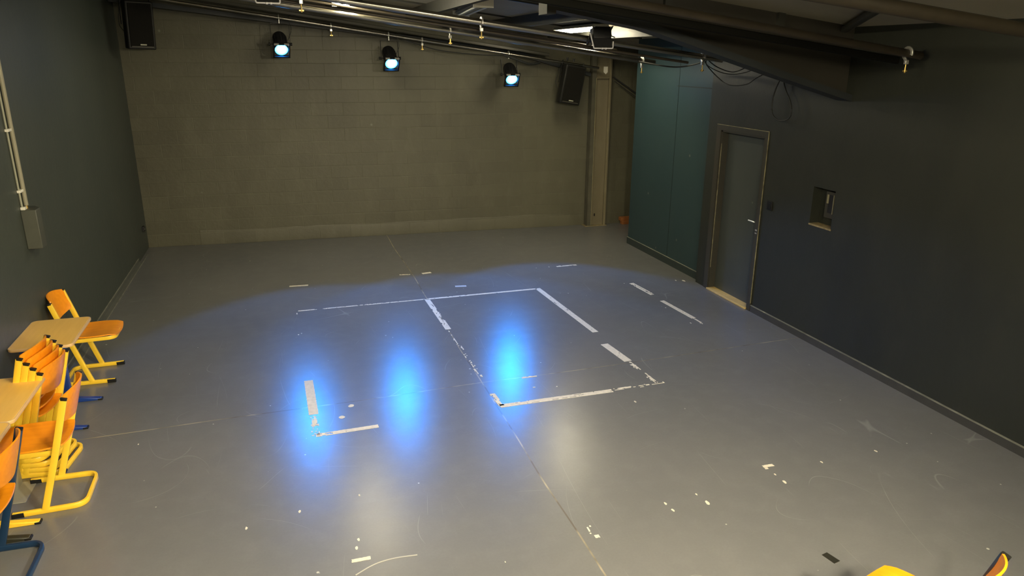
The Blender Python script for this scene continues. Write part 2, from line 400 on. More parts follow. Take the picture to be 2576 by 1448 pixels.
# column standing in front of the back wall
c = thing('steel_column', 'grey-brown steel column with bare flange edges in front of the back wall', 'column', (5.36, 11.93, 0))
MB().box((-.12, -.01, 0), (.13, .01, 3.1)).build('web', M['column'], c, smooth=False)
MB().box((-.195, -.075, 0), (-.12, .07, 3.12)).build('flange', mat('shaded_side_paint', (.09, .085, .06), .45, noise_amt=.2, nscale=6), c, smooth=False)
MB().box((.13, -.075, 0), (.165, .07, 3.1)).build('flange', M['column'], c, smooth=False)
MB().box((-.12, -.075, 2.575), (.13, -.01, 2.59)).build('stiffener_plate', M['column'], c, smooth=False)
MB().box((-.235, -.085, 0), (.19, .09, .012)).build('base_plate', mat('worn_base_paint', (.22, .18, .09), .5, noise_amt=.3, nscale=10), c, smooth=False)
MB().box((-.122, -.079, .02), (-.116, -.074, 2.58)).box((.127, -.079, .02), (.133, -.074, 3.05)).build('worn_edge', mat('bare_pale_edge', (.33, .29, .16), .4, noise_amt=.25, nscale=9), c, smooth=False)
MB().box((-.04, -.012, .17), (-.015, -.009, .22)).build('bolt_hole', M['blackplastic'], c, smooth=False)
st = MB().prism([(.035, 2.77), (.035, 2.68), (.065, 2.655), (.075, 2.645), (.085, 2.655), (.11, 2.68), (.11, 2.77)], 1, -.016, -.011).build('sticker', M['white'], c, smooth=False)
tag(st, 'small white shield-shaped sticker')
# diagonal brace under the roof and rods beside the column
tag(MB().sweep([(5.16, 5.99, 3.17), (4.15, 4.40, 3.29)], .07, .05, rect=True).build('roof_brace', M['purlin']), 'dark diagonal roof brace bar running up from the haunched rafter end', 'brace')
tag(MB().sweep([(5.56, 11.86, 2.60), (6.12, 11.84, 2.25)], .022).sweep([(5.56, 11.80, 2.53), (6.12, 11.80, 2.17)], .014).build('brace_rod', mat('dark_rod_steel', (.05, .05, .05), .4, .5)), 'pair of dark diagonal brace rods to the right of the steel column', 'rod')

# ------------------------------------------------------------------ lighting pipes
PIPES = {}
def pipe(key, y, x0, z0, x1, z1, r, m, label, xs=None):
    s = (z1-z0)/(x1-x0); PIPES[key] = (y, x0, z0, s)
    a = XL+.01; b = xs
    o = MB().sweep([(a, y, z0+(a-x0)*s), (b, y, z0+(b-x0)*s)], r*2, seg=20).build('lighting_pipe', m)
    tag(o, label, 'pipe', 'lighting pipes under the roof')
def pz(key, x): y, x0, z0, s = PIPES[key]; return z0+(x-x0)*s
pipe('P1', 11.6, -.4, 3.50, 4.97, 2.775, .021, M['chrome'], 'thin rear lighting pipe carrying the three blue lamps and both loudspeakers', 5.16)
pipe('P2', 9.0, .4, 3.42, 4.59, 2.88, .034, M['chrome'], 'shiny lighting pipe with a long white highlight above the three blue lamps', 4.8)
pipe('P3', 7.2, .71, 3.38, 4.38, 2.93, .030, M['chrome'], 'brownish steel pipe that carries the floodlights with barn doors', 4.66)
pipe('P4', 5.05, 2.39, 3.29, 5.1, 2.95, .032, M['darkpipe'], 'dark brown pipe crossing in front of the haunched rafter', 5.17)
pipe('P5', 3.3, 3.02, 3.18, 4.09, 3.07, .040, M['darkpipe'], 'dark brown pipe nearest the viewer at the top right corner', 5.2)
bpy.data.objects['lighting_pipe.004'].data.materials[0] = mat('matt_brown_tube', (.03, .024, .014), .55, noise_amt=.2)
# black bar added as painted shadow under the dark brown pipe; duct, conduit rails
tag(MB().sweep([(XL+.01, 5.12, pz('P4', XL)-.075), (5.0, 5.12, pz('P4', 5.0)-.06)], .05, .055, rect=True).build('duct_and_shade_bar', mat('matt_black_shade_bar', (.004, .004, .003), .9, spec=.1)), 'added black bar imitating shadow beneath the dark brown pipe in front of the haunched rafter', 'duct')
tag(MB().sweep([(XL+.01, 11.68, pz('P1', XL)+.09), (4.3, 11.68, pz('P1', 4.3)+.09)], .05, .05, rect=True).build('duct_and_shade_bar', mat('dark_olive_duct', (.05, .048, .035), .4)), 'dark cable duct fixed just above the thin rear lighting pipe', 'duct')
for k, (y, off) in {'P2': (9.12, .09), 'P3': (7.3, -.075)}.items():
    z = lambda x: pz(k, x)+off
    tag(MB().sweep([(XL+.01, y, z(XL)), (4.3, y, z(4.3))], .028, seg=10).build('cable_conduit', M['darkpipe']), 'thin dark conduit running along %s' % ('the shiny highlighted pipe' if k == 'P2' else 'the pipe that carries the floodlights'), 'conduit')

# hook clamps
def clamp_parts(t, r):
    path = [(0, (r+.012)*math.cos(a), (r+.012)*math.sin(a)) for a in [math.radians(d) for d in range(-60, 201, 20)]]
    path = [(0, .005, -r-.03)]+path
    MB().sweep(path, .026, .014, rect=True, up=(1, 0, 0)).build('hook', M['alu'], t)
    MB().box((.013, -.004, -r*.3), (.04, .004, -r*.3+.02)).build('side_lever', M['alu'], t)
    MB().box((-.017, -.012, -r-.055), (.017, .012, -r-.02)).build('clamp_block', M['alu'], t, bevel=.004)
    MB().lathe([(0, -r-.125), (.007, -r-.123), (.009, -r-.11), (.006, -r-.095), (.006, -r-.055), (0, -r-.055)], seg=10).build('wing_bolt', M['brass'], t)
    MB().box((-.02, -.004, -r-.115), (.02, .004, -r-.103)).build('wing', M['brass'], t)
def clamp(key, x, label, r):
    t = thing('hook_clamp', label, 'clamp', (x, PIPES[key][0], pz(key, x)), 0, 'empty hook clamps on the pipes'); clamp_parts(t, r)
clamp('P1', 2.20, 'small dull hook clamp on the thin rear pipe right of the middle blue lamp', .021)
clamp('P1', .85, 'small hook clamp on the thin rear pipe just right of the leftmost blue lamp', .021)
clamp('P2', 2.05, 'aluminium hook clamp on the shiny pipe above the middle blue lamp', .034)
clamp('P2', 4.62, 'aluminium hook clamp with bright brass bolt near the right end of the shiny pipe', .034)
clamp('P3', 1.95, 'aluminium hook clamp with brass bolt on the floodlight pipe near the roof luminaire', .030)
clamp('P3', 4.42, 'hook clamp at the right end of the floodlight pipe where the cables hang down', .030)
clamp('P3', .28, 'large bright hook clamp beside the left floodlight', .030)
clamp('P4', 5.03, 'hook clamp with brass bolt at the wall end of the dark brown pipe', .032)

# ------------------------------------------------------------------ blue stage lamps
def stage_lamp(x, z, label, yaw, pitch=37):
    lc = Vector((x, 11.42, z))
    t = thing('stage_lamp', label, 'spotlight', tuple(lc), 0, 'blue stage lamps on the rear pipe')
    R = Matrix.Rotation(math.radians(yaw), 4, 'Z') @ Matrix.Rotation(math.radians(pitch), 4, 'X')   # body axis: local -y aims forward
    def part(mb, name, m, **k): mb.xf(R); return mb.build(name, m, t, **k)
    part(MB().lathe([(.090, .045), (.090, -.002), (.098, -.002), (.098, .05), (.1, .06), (.1, .27), (.085, .315), (.05, .335), (0, .34)], (0, 0, 0), (0, 1, 0), 28), 'housing', M['black'])
    rib = MB()
    for k in range(7):
        a = math.radians(20+k*23.3); rib.box((-.003+.1*math.cos(a), .07, .1*math.sin(a)-.003), (.003+.1*math.cos(a), .25, .1*math.sin(a)+.008))
    part(rib, 'cooling_fins', M['black'])
    fr = MB().box((-.115, -.03, .098), (.115, .0, .118)).box((-.115, -.03, -.118), (.115, 0, -.098)).box((-.118, -.03, -.118), (-.098, 0, .118)).box((.098, -.03, -.118), (.118, 0, .118)).box((-.118, -.002, -.118), (.118, .004, -.09)).box((-.118, -.002, .09), (.118, .004, .118))
    part(fr, 'filter_frame', M['blackplastic'], smooth=False)
    for cx_ in (-.07, .07): part(MB().box((cx_-.033, -.05, .112), (cx_+.033, -.02, .124)), 'frame_clip', M['alu'], smooth=False)
    ln = MB().lathe([(0, -.034), (.04, -.028), (.07, -.014), (.09, .004), (.0, .006)], (0, 0, 0), (0, 1, 0), 32)
    ln = ln.build('lens', M['lens'], t); ln.rotation_euler = R.to_euler()
    tag(ln, 'glowing cyan-blue lens')
    # yoke up to the pipe
    piv = R @ Vector((0, .13, 0)); py = 11.6-lc.y; top = pz('P1', x)-z-.075
    MB().sweep(arc_path([(-.13, piv.y, piv.z-.02), (-.13, py, top), (.13, py, top), (.13, piv.y, piv.z-.02)], .03), .008, .03, rect=True, up=(0, 1, 0)).build('yoke', M['black'], t)
    for sg in (-1, 1): MB().lathe([(0, sg*.165), (.022, sg*.163), (.022, sg*.14), (.008, sg*.138), (.008, sg*.1)], piv, (1, 0, 0), 12).build('tilt_knob', M['blackplastic'], t)
    h = MB()
    hp = [(0, py+.033*math.cos(a), pz('P1', x)-z+.033*math.sin(a)) for a in [math.radians(d) for d in range(-90, 201, 24)]]
    h.sweep([(0, py, top)]+hp, .03, .012, rect=True, up=(1, 0, 0)); h.build('hook', M['alu'], t)
    MB().sweep(spline([(.1, piv.y+.1, piv.z+.05), (.16, py+.03, top-.08), (.14, py+.02, pz('P1', x)-z+.03), (.30, py+.04, pz('P1', x)-z+.03)]), .009, seg=6).build('power_cable', M['cable'], t)
    sp = bpy.data.lights.new('stage_lamp_beam', 'SPOT'); sp.energy = SPOT_W; sp.color = (.0, .25, 1); sp.spot_size = math.radians(60); sp.spot_blend = .3; sp.shadow_soft_size = .07
    so = bpy.data.objects.new('stage_lamp_beam', sp); C.objects.link(so); so.parent = t
    d = Matrix.Rotation(math.radians(yaw), 4, 'Z') @ Vector((0, -math.cos(math.radians(30)), -.5)); so.location = R @ Vector((0, -.06, 0)); so.rotation_euler = d.to_track_quat('-Z', 'Y').to_euler()
stage_lamp(.125, 2.99, 'leftmost of the three glowing blue stage lamps, highest on the sloping pipe', 4)
stage_lamp(1.69, 2.808, 'middle of the three glowing blue stage lamps on the rear pipe', 2)
stage_lamp(3.586, 2.574, 'rightmost of the three glowing blue stage lamps, beside the right loudspeaker', -6)

# ------------------------------------------------------------------ floodlights with barn doors
def flood(x, label, yaw, up):
    z = pz('P3', x)
    t = thing('flood_light', label, 'floodlight', (x, 7.2, z), yaw, 'floodlights on the middle pipe')
    O = Matrix.Translation((0, -.13, up))
    MB().prism([(-.05, -.035), (.075, -.05), (.09, -.15), (.03, -.19), (-.07, -.14)], 0, -.095, .095).xf(O).build('housing', M['black'], t, bevel=.01)
    MB().sweep(arc_path([(-.11, -.13, up-.10), (-.11, -.01, -.045), (.11, -.01, -.045), (.11, -.13, up-.10)], .02), .006, .025, rect=True, up=(0, 1, 0)).build('yoke', M['black'], t)
    MB().sweep(arc_path([(-.125, -.06, -.09), (-.09, -.09, -.235), (.105, -.09, -.235), (.11, -.075, -.17)], .012, 3), .013, seg=8).xf(O).build('barn_door_rim', M['silver'], t)
    MB().grid(lambda u, v: (-.095+.19*u, -.055-.032*v, -.13-.10*v), 2, 2, .004).xf(O).build('barn_door', M['black'], t)
    MB().grid(lambda u, v: (-.097-.012*v, -.06+.10*u, -.10-.11*v), 2, 2, .004).xf(O).build('barn_door', M['blackplastic'], t)
    MB().prism([(-.085, -.03), (.085, -.03), (.085, -.036), (-.085, -.036)], 1, -.09, -.03).xf(O).build('top_flap', M['black'], t)
    for kx in (-.005, .03): MB().lathe([(0, -.012), (.010, -.008), (.010, .008), (0, .012)], (kx, -.097, -.237), (1, 0, 0), 10).xf(O).build('rim_knob', M['silver'], t)
    path = [(0, -.01, -.045)]+[(0, .040*math.cos(a), .040*math.sin(a)) for a in [math.radians(d) for d in range(-90, 201, 24)]]
    MB().sweep(path, .03, .012, rect=True, up=(1, 0, 0)).build('hook', M['alu'], t)
    MB().sweep(spline([(.08, -.05, up-.1), (.15, -.04, up-.02), (.13, .0, .06), (.2, .04, .03)]), .01, seg=6).build('power_cable', M['cable'], t)
flood(3.17, 'black floodlight with bright barn-door rim hanging in front of the lit tube', math.radians(-8), .155)
flood(-.03, 'black floodlight with bright rim cut off by the top edge, above the leftmost blue lamp', math.radians(6), .10)

def wash(x, y, z, aim, label, power):
    d = (Vector(aim)-Vector((x, y, z))).normalized(); q = d.to_track_quat('-Y', 'Z'); R_ = q.to_matrix().to_4x4()
    t = thing('flood_light', label, 'floodlight', (x, y, z))
    MB().lathe([(.10, .0), (.11, .0), (.11, .05), (.12, .06), (.12, .26), (.06, .32), (0, .32)], (0, 0, 0), (0, 1, 0), 28).xf(R_).build('housing', M['black'], t)
    MB().lathe([(0, .03), (.10, .03), (.10, .034), (0, .034)], (0, 0, 0), (0, 1, 0), 28).xf(R_).build('lens', mat('warm_lamp_lens', (.8, .8, .75), .2, emit=(1, .88, .65), estr=6), t)
    top = ceil_z(x)-z
    MB().sweep(arc_path([(-.15, .1, 0), (-.15, .1, .24), (.15, .1, .24), (.15, .1, 0)], .03), .008, .03, rect=True, up=(0, 1, 0)).build('yoke', M['black'], t)
    MB().sweep([(0, .1, .24), (0, .1, top-.012)], .03).build('drop_rod', M['black'], t)
    sp = bpy.data.lights.new('flood_beam', 'SPOT'); sp.energy = power; sp.color = (1, .88, .64); sp.spot_size = math.radians(84); sp.spot_blend = 1; sp.shadow_soft_size = .1
    so = bpy.data.objects.new('flood_beam', sp); C.objects.link(so); so.parent = t
    so.location = d*.02; so.rotation_euler = d.to_track_quat('-Z', 'Y').to_euler()
wash(2.7, -.7, 3.1, (1.0, 4.8, 0), 'warm floodlight behind the viewer on the right, aimed at the stage', WASH_W*.6)
wash(.5, -.7, 3.25, (1.3, 4.6, 0), 'warm floodlight behind the viewer on the left, aimed at the stage', WASH_W*.5)

# ------------------------------------------------------------------ loudspeakers
def speaker(x, y, z, yaw, roll, label, h=.62, wd=.36, dp=.34):
    t = thing('loudspeaker', label, 'speaker', (x, y, z), 0, 'black loudspeakers on the back wall pipe', rot=(math.radians(4), roll, yaw))
    pol = [(-wd/2, -dp/2), (wd/2, -dp/2), (wd/2, -dp*.1), (wd*.28, dp/2), (-wd*.28, dp/2), (-wd/2, -dp*.1)]
    MB().prism(pol, 2, 0, h).build('cabinet', M['blackplastic'], t, bevel=.015)
    MB().prism([(-wd/2+.03, .035), (wd/2-.03, .035), (wd/2-.03, h-.03), (-wd/2+.03, h-.03)], 1, -dp/2-.012, -dp/2+.004).build('grille', M['grille'], t, bevel=.006)
    MB().box((-.03, -dp/2-.016, .055), (.05, -dp/2-.011, .070)).build('badge', mat('dull_silver_badge', (.4, .4, .3), .4), t, smooth=False)
    MB().box((-wd/2+.04, -dp/2-.014, .03), (wd/2-.04, -dp/2-.010, .040)).build('lower_trim', mat('grey_trim', (.07, .065, .05), .4), t, smooth=False)
    MB().sweep(arc_path([(-wd/2-.012, 0, h*.5), (-wd/2-.012, 0, h+.05), (wd/2+.012, 0, h+.05), (wd/2+.012, 0, h*.5)], .02), .006, .035, rect=True, up=(0, 1, 0)).build('bracket', M['black'], t)
    for hx in (0, -.12): MB().sweep([(hx, 0, h+.05), (hx, 0, h+.10)], .028).build('hanger', M['black'], t)
    MB().sweep(spline([(-.1, .15, h*.3), (-.16, .2, h*.5), (-.14, .16, h*.9), (-.05, .1, h+.06)]), .01, seg=6).build('signal_cable', M['cable'], t)
speaker(4.59, 11.62, 2.19, math.radians(2), math.radians(9), 'black loudspeaker hanging tilted beside the steel column')
speaker(-1.76, 11.62, 2.99, math.radians(26), math.radians(1), 'black loudspeaker high in the left back corner')

# ------------------------------------------------------------------ fluorescent luminaires
def luminaire(x, y0, y1, lit, label, z=None, group='roof luminaires over the stage', yaw=0):
    tw = .13 if x > 4 else .09 if lit is None else .045
    z = z or ceil_z(x)-.02
    t = thing('fluorescent_luminaire', label, 'ceiling light', (x, (y0+y1)/2, z), math.radians(yaw), group)
    L = (y1-y0)/2
    MB().prism([(-tw, -.004), (tw, -.004), (tw*.8, .035), (-tw*.8, .035)], 1, -L, L).build('body', M['greymetal'], t)
    for e in (-L, L): MB().box((-.11, e-.012, -.05), (.11, e+.012, .03)).build('end_plate', M['greymetal'] if lit else M['white'], t, smooth=False)
    b = MB()
    b.prism([(-.045, 0), (.045, 0), (.02, -.03), (-.02, -.03)], 1, -L+.02, L-.02).build('reflector', M['greymetal'], t)
    for e in (-L*.6, L*.6): MB().box((-.01, e-.01, .03), (.01, e+.01, max(.05, ceil_z(x)-z))).build('hanger', M['chrome'], t, smooth=False)
    for s in (-1, 1):
        MB().lathe([(0, -L+.02), (.014, -L+.02), (.014, L-.02), (0, L-.02)], (s*.06, 0, -.03), (0, 1, 0), 12).build('tube', lit or M['tube_off'], t)
luminaire(4.05, 9.1, 10.5, M['tube_far'], 'lit fluorescent luminaire glaring white behind the right floodlight', 3.292)
luminaire(2.31, 8.0, 10.0, None, 'unlit white fluorescent luminaire in the roof between two purlins', 3.46, yaw=-6.8)
luminaire(.88, 8.5, 10.1, M['tube_far'], 'lit fluorescent luminaire over the left side of the stage', 3.56)
luminaire(2.7, .3, 1.8, M['tube_warm'], 'warm fluorescent luminaire over the right front of the room', 3.26, 'roof luminaires over the front of the room')
luminaire(.3, 3.2, 4.7, M['tube_warm'], 'warm fluorescent luminaire over the left front of the room', 3.62, 'roof luminaires over the front of the room')
luminaire(2.4, -2.4, -.9, M['tube_rear'], 'warm fluorescent luminaire behind the viewer on the right', 3.3, 'roof luminaires over the front of the room')
luminaire(0.4, -2.4, -.9, M['tube_rear'], 'warm fluorescent luminaire behind the viewer on the left', 3.4, 'roof luminaires over the front of the room')

# ------------------------------------------------------------------ door, switch, niche
d = struct('door_1', MB().box((XR+.09, DY0, .02), (XR+.13, DY1, DZ)), M['door'])
fr = MB().box((XR-.012, DY1, 0), (XR+.0, DY1+.09, DZ+.065)).box((XR-.012, DY0-.065, 0), (XR+.0, DY0, DZ+.065)).box((XR-.012, DY0, DZ), (XR+.0, DY1, DZ+.065))
fr.box((XR, DY1-.02, 0), (XR+.14, DY1, DZ)).box((XR, DY0, 0), (XR+.14, DY0+.02, DZ)).box((XR, DY0, DZ-.02), (XR+.14, DY1, DZ))
f = fr.build('door_frame', M['doorframe'], d, smooth=False)
MB().box((XR-.016, DY0-.065, DZ+.062), (XR-.002, DY1+.09, DZ+.069)).box((XR-.014, DY0-.069, .1), (XR-.003, DY0-.064, DZ+.065)).box((XR-.002, DY1-.024, .3), (XR+.004, DY1-.016, 1.9)).build('worn_frame_edge', mat('worn_pale_paint_edge', (.21, .19, .11), .5, noise_amt=.5, nscale=14), d, smooth=False)
MB().box((XR-.03, DY0+.01, 0), (XR+.1, DY1-.01, .022)).build('threshold', M['sill'], d, bevel=.004)
hd = MB().sweep(arc_path([(XR+.09, DY0+.09, 1.06), (XR+.04, DY0+.09, 1.06), (XR+.04, DY0+.21, 1.06)], .012, 4), .018)
tag(hd.build('handle', M['alu'], d), 'bright metal lever handle')
MB().box((XR+.085, DY0+.06, .93), (XR+.092, DY0+.11, 1.12)).build('handle_plate', M['blackplastic'], d, bevel=.002)
tag(MB().box((XR-.014, DY0-.045, .985), (XR-.010, DY0-.010, 1.0)).box((XR-.014, DY0-.045, .95), (XR-.010, DY0-.010, .962)).build('strike_plate', M['alu'], d, smooth=False), 'pale worn strike marks')
s = thing('light_switch', 'black square switch plate on the wall right of the door', 'switch', (XR, 6.88, 1.32))
MB().box((-.014, -.045, -.05), (0, .045, .05)).build('plate', M['blackplastic'], s, bevel=.004)
MB().box((-.018, -.026, -.03), (-.01, .026, .03)).build('rocker', M['blackplastic'], s, bevel=.002)
n_ = thing('wall_niche_box', 'dark junction box with a worn edge inside the small recess in the right wall', 'box', (XR+ND, 6.0, 1.35))
MB().box((-.05, -.085, .0), (0, .085, .27)).build('box', M['doorframe'], n_, bevel=.003)
MB().box((-.053, -.03, .055), (-.049, .04, .24)).build('front_cover', M['black'], n_, smooth=False)
MB().box((-.056, -.042, .05), (-.049, -.030, .245)).box((-.056, .035, .15), (-.049, .06, .24)).build('worn_edge', mat('pale_scratched_edge', (.25, .23, .14), .5), n_, smooth=False)
struct('trim_6', MB().box((XR-.006, NY0-.005, NZ0-.012), (XR+ND, NY1+.005, NZ0+.004)), mat('worn_niche_sill', (.28, .22, .11), .5, noise_amt=.4, nscale=20))
so = thing('wall_socket', 'tiny dark socket low on the left wall near the back corner', 'socket', (XL, 12.05, .37))
MB().box((0, -.04, -.04), (.03, .04, .04)).build('housing', M['black'], so, bevel=.004)
MB().box((.03, -.012, -.008), (.034, .012, .0)).build('contact', M['alu'], so, smooth=False)
tag(MB().box((5.86, 11.83, 0), (6.00, 11.93, .06)).box((5.84, 11.86, .06), (6.35, 11.96, .125)).build('wood_block', M['redwood'], bevel=.004), 'orange-brown timber offcuts on the floor in the recess behind the green partition', 'wood block')

# ------------------------------------------------------------------ left wall box and conduits
b = thing('junction_box', 'grey metal box mounted on the left wall under the conduits', 'box', (XL, 6.94, 1.32))
MB().prism([(0, 0), (.115, 0), (.115, .12), (.055, .22), (0, .22)], 2, 0, .335).build('housing', M['boxgrey'], b, bevel=.006)
MB().box((.0, .01, .335), (.035, .06, .36)).build('cable_gland', M['white'], b, bevel=.004)
c1 = thing('wall_conduit', 'pale plastic conduit running down the left wall into the grey box', 'conduit', (XL+.02, 7.05, 1.68))
MB().sweep([(0, 0, 0), (0, .01, 2.35)], .035, seg=12).build('pipe', M['conduit'], c1)
for z in (.12, .62, 1.12, 1.62): MB().box((-.02, -.10, z), (.006, .024, z+.022)).build('saddle_clip', M['white'], c1, bevel=.002)
MB().sweep([(0, 0, -.055), (0, 0, .02)], .022).build('end_fitting', M['brass'], c1)
tag(MB().sweep([(XL+.012, 6.965, 1.66), (XL+.012, 6.97, 4.05)], .016, seg=8).build('thin_conduit', mat('grey_thin_conduit', (.3, .3, .22), .5)), 'thin grey cable beside the pale conduit on the left wall', 'conduit')

# ------------------------------------------------------------------ cables
def cable(pts, r, label, name='hanging_cable'):
    tag(MB().sweep(spline(pts), r*2, seg=8).build(name, M['cable']), label, 'cable')
cable([(5.255, 6.80, 2.80), (5.19, 6.84, 2.75), (5.18, 6.875, 2.686), (5.18, 6.926, 2.593), (5.18, 6.958, 2.466), (5.18, 6.935, 2.340), (5.18, 6.849, 2.283), (5.18, 6.751, 2.274), (5.18, 6.651, 2.306), (5.18, 6.620, 2.382), (5.18, 6.658, 2.482), (5.18, 6.759, 2.600), (5.18, 6.80, 2.70), (5.255, 6.79, 2.80)], .008, 'black cable hanging in a teardrop loop on the wall above the switch')
cable([(4.5, 7.25, 2.92), (4.72, 7.6, 2.84), (4.95, 7.684, 2.69), (4.98, 7.50, 2.62), (5.05, 7.28, 2.635), (5.1, 7.166, 2.711), (5.18, 6.995, 2.80)], .006, 'lowest black cable drooping from the clamp towards the door wall')
cable([(4.48, 7.25, 2.92), (4.8, 7.55, 2.83), (4.95, 7.50, 2.77), (5.0, 7.38, 2.78), (5.1, 7.2, 2.88)], .006, 'upper short black cable drooping from the clamp under the haunched rafter')
cable([(4.46, 7.25, 2.91), (4.75, 7.62, 2.83), (4.95, 7.6, 2.75), (5.05, 7.4, 2.75), (5.15, 7.1, 2.84)], .005, 'middle black cable drooping from the clamp under the haunched rafter')
cable([(4.55, 8.95, 2.87), (4.723, 8.6, 2.816), (4.894, 8.5, 2.807), (4.95, 8.2, 2.846), (4.5, 7.3, 2.89)], .009, 'thick black cable sagging between the ends of the shiny pipe and the floodlight pipe')
cable([(3.50, 11.6, 2.95), (3.65, 11.58, 2.90), (3.80, 11.57, 2.85), (3.95, 11.57, 2.81), (4.12, 11.6, 2.83)], .02, 'thick black cable bundle between the rightmost blue lamp and the right loudspeaker')
cable([(1.9, 11.62, 3.16), (2.4, 11.62, 3.02), (2.9, 11.62, 2.96), (3.3, 11.62, 2.94), (3.6, 11.62, 2.94)], .007, 'thin black cable sagging below the thin rear pipe left of the rightmost blue lamp')

# ------------------------------------------------------------------ school furniture
def rounded_rect(hx, hy, r, n=6, cx=0, cy=0):
    out = []
    for sx, sy, a0 in ((1, 1, 0), (-1, 1, 90), (-1, -1, 180), (1, -1, 270)):
        for i in range(n+1):
            a = math.radians(a0+90*i/n); out.append((cx+sx*(hx-r)+r*math.cos(a), cy+sy*(hy-r)+r*math.sin(a)))
    return out
LEAN = .225/.8      # uprights lean backwards
def make_chair(frame, label, group=None):
    """faces +x; the origin lies on the floor between the feet of the two uprights"""
    t = thing('school_chair', label, 'chair', (0, 0, 0), 0, group); W = .215
    sk = arc_path([(.19, -W, .019), (-.235, -W+.01, .019), (-.235, W-.01, .019), (.19, W, .019)], .085, 8)
    MB().sweep(sk, .022, .036, rect=True).build('skid_frame', frame, t)
    for s in (-1, 1):
        MB().sweep([(.0, s*W, .03), (-.40*LEAN, s*W, .40), (-.80*LEAN, s*W, .80)], .022, .042, rect=True, up=(1, 0, 0)).build('upright', frame, t)
        MB().sweep([(-.796*LEAN, s*W, .792), (-.808*LEAN, s*W, .806)], .024, .040, rect=True, up=(1, 0, 0)).build('end_cap', M['blackplastic'], t)
        MB().sweep([(.125, s*W, .017), (.195, s*W, .017)], .028, .034, rect=True).build('glide', M['blackplastic'], t)
    sf = arc_path([(-.115, -.197, .425), (.245, -.19, .430), (.245, .19, .430), (-.115, .197, .425)], .075, 7)
    MB().sweep(sf, .014, .034, rect=True).build('seat_frame', frame, t)
    def seat(u, v):
        a = 2*u-1; b = 2*v-1     # square to rounded square
        x = a*math.sqrt(1-.16*b*b); y = b*math.sqrt(1-.30*a*a)*1.1
        X = .045+x*.222; Y = y*.195
        z = .452-.012*math.exp(-((x+.35)/.45)**2)*(1-b*b*.8)+.010*b*b-(.016*max(0, x-.72)/.28)+.012*max(0, -x-.6)
        return (X, Y, z)
    MB().grid(seat, 16, 14, .011).build('seat', M['ply'], t)
    def back(u, v):
        a = 2*u-1; b = 2*v-1
        y = a*math.sqrt(1-.22*b*b)*1.06; z = b*math.sqrt(1-.38*a*a)*1.06
        Z = .725+z*.112
        return (-LEAN*Z-.055*(1-a*a)+.008, y*.203, Z)
    MB().grid(back, 16, 10, .010).build('backrest', M['ply'], t)
    return t
def place(t, x, y, yaw, z=0): t.location = (x, y, z); t.rotation_euler = (0, 0, math.radians(yaw)); return t
chA = make_chair(M['yellow'], 'yellow-framed wooden chair against the left wall, farthest back, its seat beyond the first desk', 'yellow-framed school chairs')
place(chA, -1.845, 7.215, 0)
def chair_copy(label, *a, **k):
    c_ = copy_tree(chA); c_['label'] = label; return place(c_, *a, **k)
chair_copy('yellow-framed wooden chair standing free in front, its seat pushed against the middle desk', -1.695, 5.085, 181)
names = ['lowest chair of the yellow-framed stack between the two desks', 'second chair from the bottom of the yellow-framed stack', 'third chair from the bottom of the yellow-framed stack', 'topmost chair of the yellow-framed stack between the two desks']
for i, nm in enumerate(names):
    c_ = chair_copy(nm, -1.915-.034*i, 5.60, 172, z=.041*i); c_['group'] = 'stacked yellow-framed chairs'
chC = make_chair(M['darkblue'], 'dark blue framed wooden chair cut off at the lower left corner'); place(chC, -1.84, 4.30, 180)
chD = make_chair(M['darkblue'], 'wooden chair at the lower right corner, only backrest tip and seat edge showing'); place(chD, 2.655, 2.08, 108)

def desk(x0, x1, y0, y1, frame, foot_h, label, col_x, foot_x1, leg_y, h=.755):
    t = thing('school_desk', label, 'desk', ((x0+x1)/2, (y0+y1)/2, 0), 0, 'school desks along the left wall')
    hx, hy = (x1-x0)/2, (y1-y0)/2; ox, oy = (x0+x1)/2, (y0+y1)/2
    MB().prism(rounded_rect(hx-.004, hy-.004, .04), 2, h-.022, h).build('tabletop', M['top'], t, bevel=.002)
    o = rounded_rect(hx-.002, hy-.002, .04)
    MB().sweep([(p[0], p[1], h-.012) for p in o], .012, .023, rect=True, closed=True).build('edge_lipping', M['topedge'], t)
    MB().box((-hx+.06, -hy+.05, h-.055), (-hx+.10, hy-.05, h-.022)).box((hx-.10, -hy+.05, h-.055), (hx-.06, hy-.05, h-.022)).build('under_rail', frame, t, bevel=.003)
    for ly in leg_y:
        y = ly-oy
        MB().sweep([(col_x-ox, y, .03), (col_x-ox, y, h-.03)], .06, .034, rect=True, up=(0, 1, 0)).build('leg', frame, t)
        MB().prism([(x0+.02-ox, .0), (foot_x1-ox, .0), (foot_x1-ox, .018), (col_x-ox+.06, .045), (x0+.02-ox, .045)], 1, y-.022, y+.022).build('foot', frame, t, bevel=.006)
        MB().box((foot_x1-ox-.03, y-.024, 0), (foot_x1-ox+.008, y+.024, .016)).build('glide', M['blackplastic'], t, bevel=.004)
    return t
desk(-2.125, -1.685, 6.03, 6.70, M['blue'], .04, 'beige desk with blue legs farthest along the left wall', -1.95, -1.70, (6.09, 6.64))
desk(-2.125, -1.715, 4.735, 5.455, M['yellow'], .04, 'beige desk with yellow legs in the middle of the row', -1.99, -1.70, (4.77, 5.40))
desk(-2.125, -1.722, 4.00, 4.728, mat('olive_black_enamel', (.03, .03, .02), .4), .04, 'beige desk cut off by the left edge behind the dark blue chair', -1.96, -1.71, (4.10, 4.60))
p = MB().box((-1.96, 5.05, .0), (-1.955, 5.33, .36)).box((-1.955, 5.05, 0), (-1.86, 5.33, .004))
tag(p.build('bent_panel', M['greymetal'], smooth=False), 'light grey bent sheet panel standing on the floor under the middle desk', 'panel')

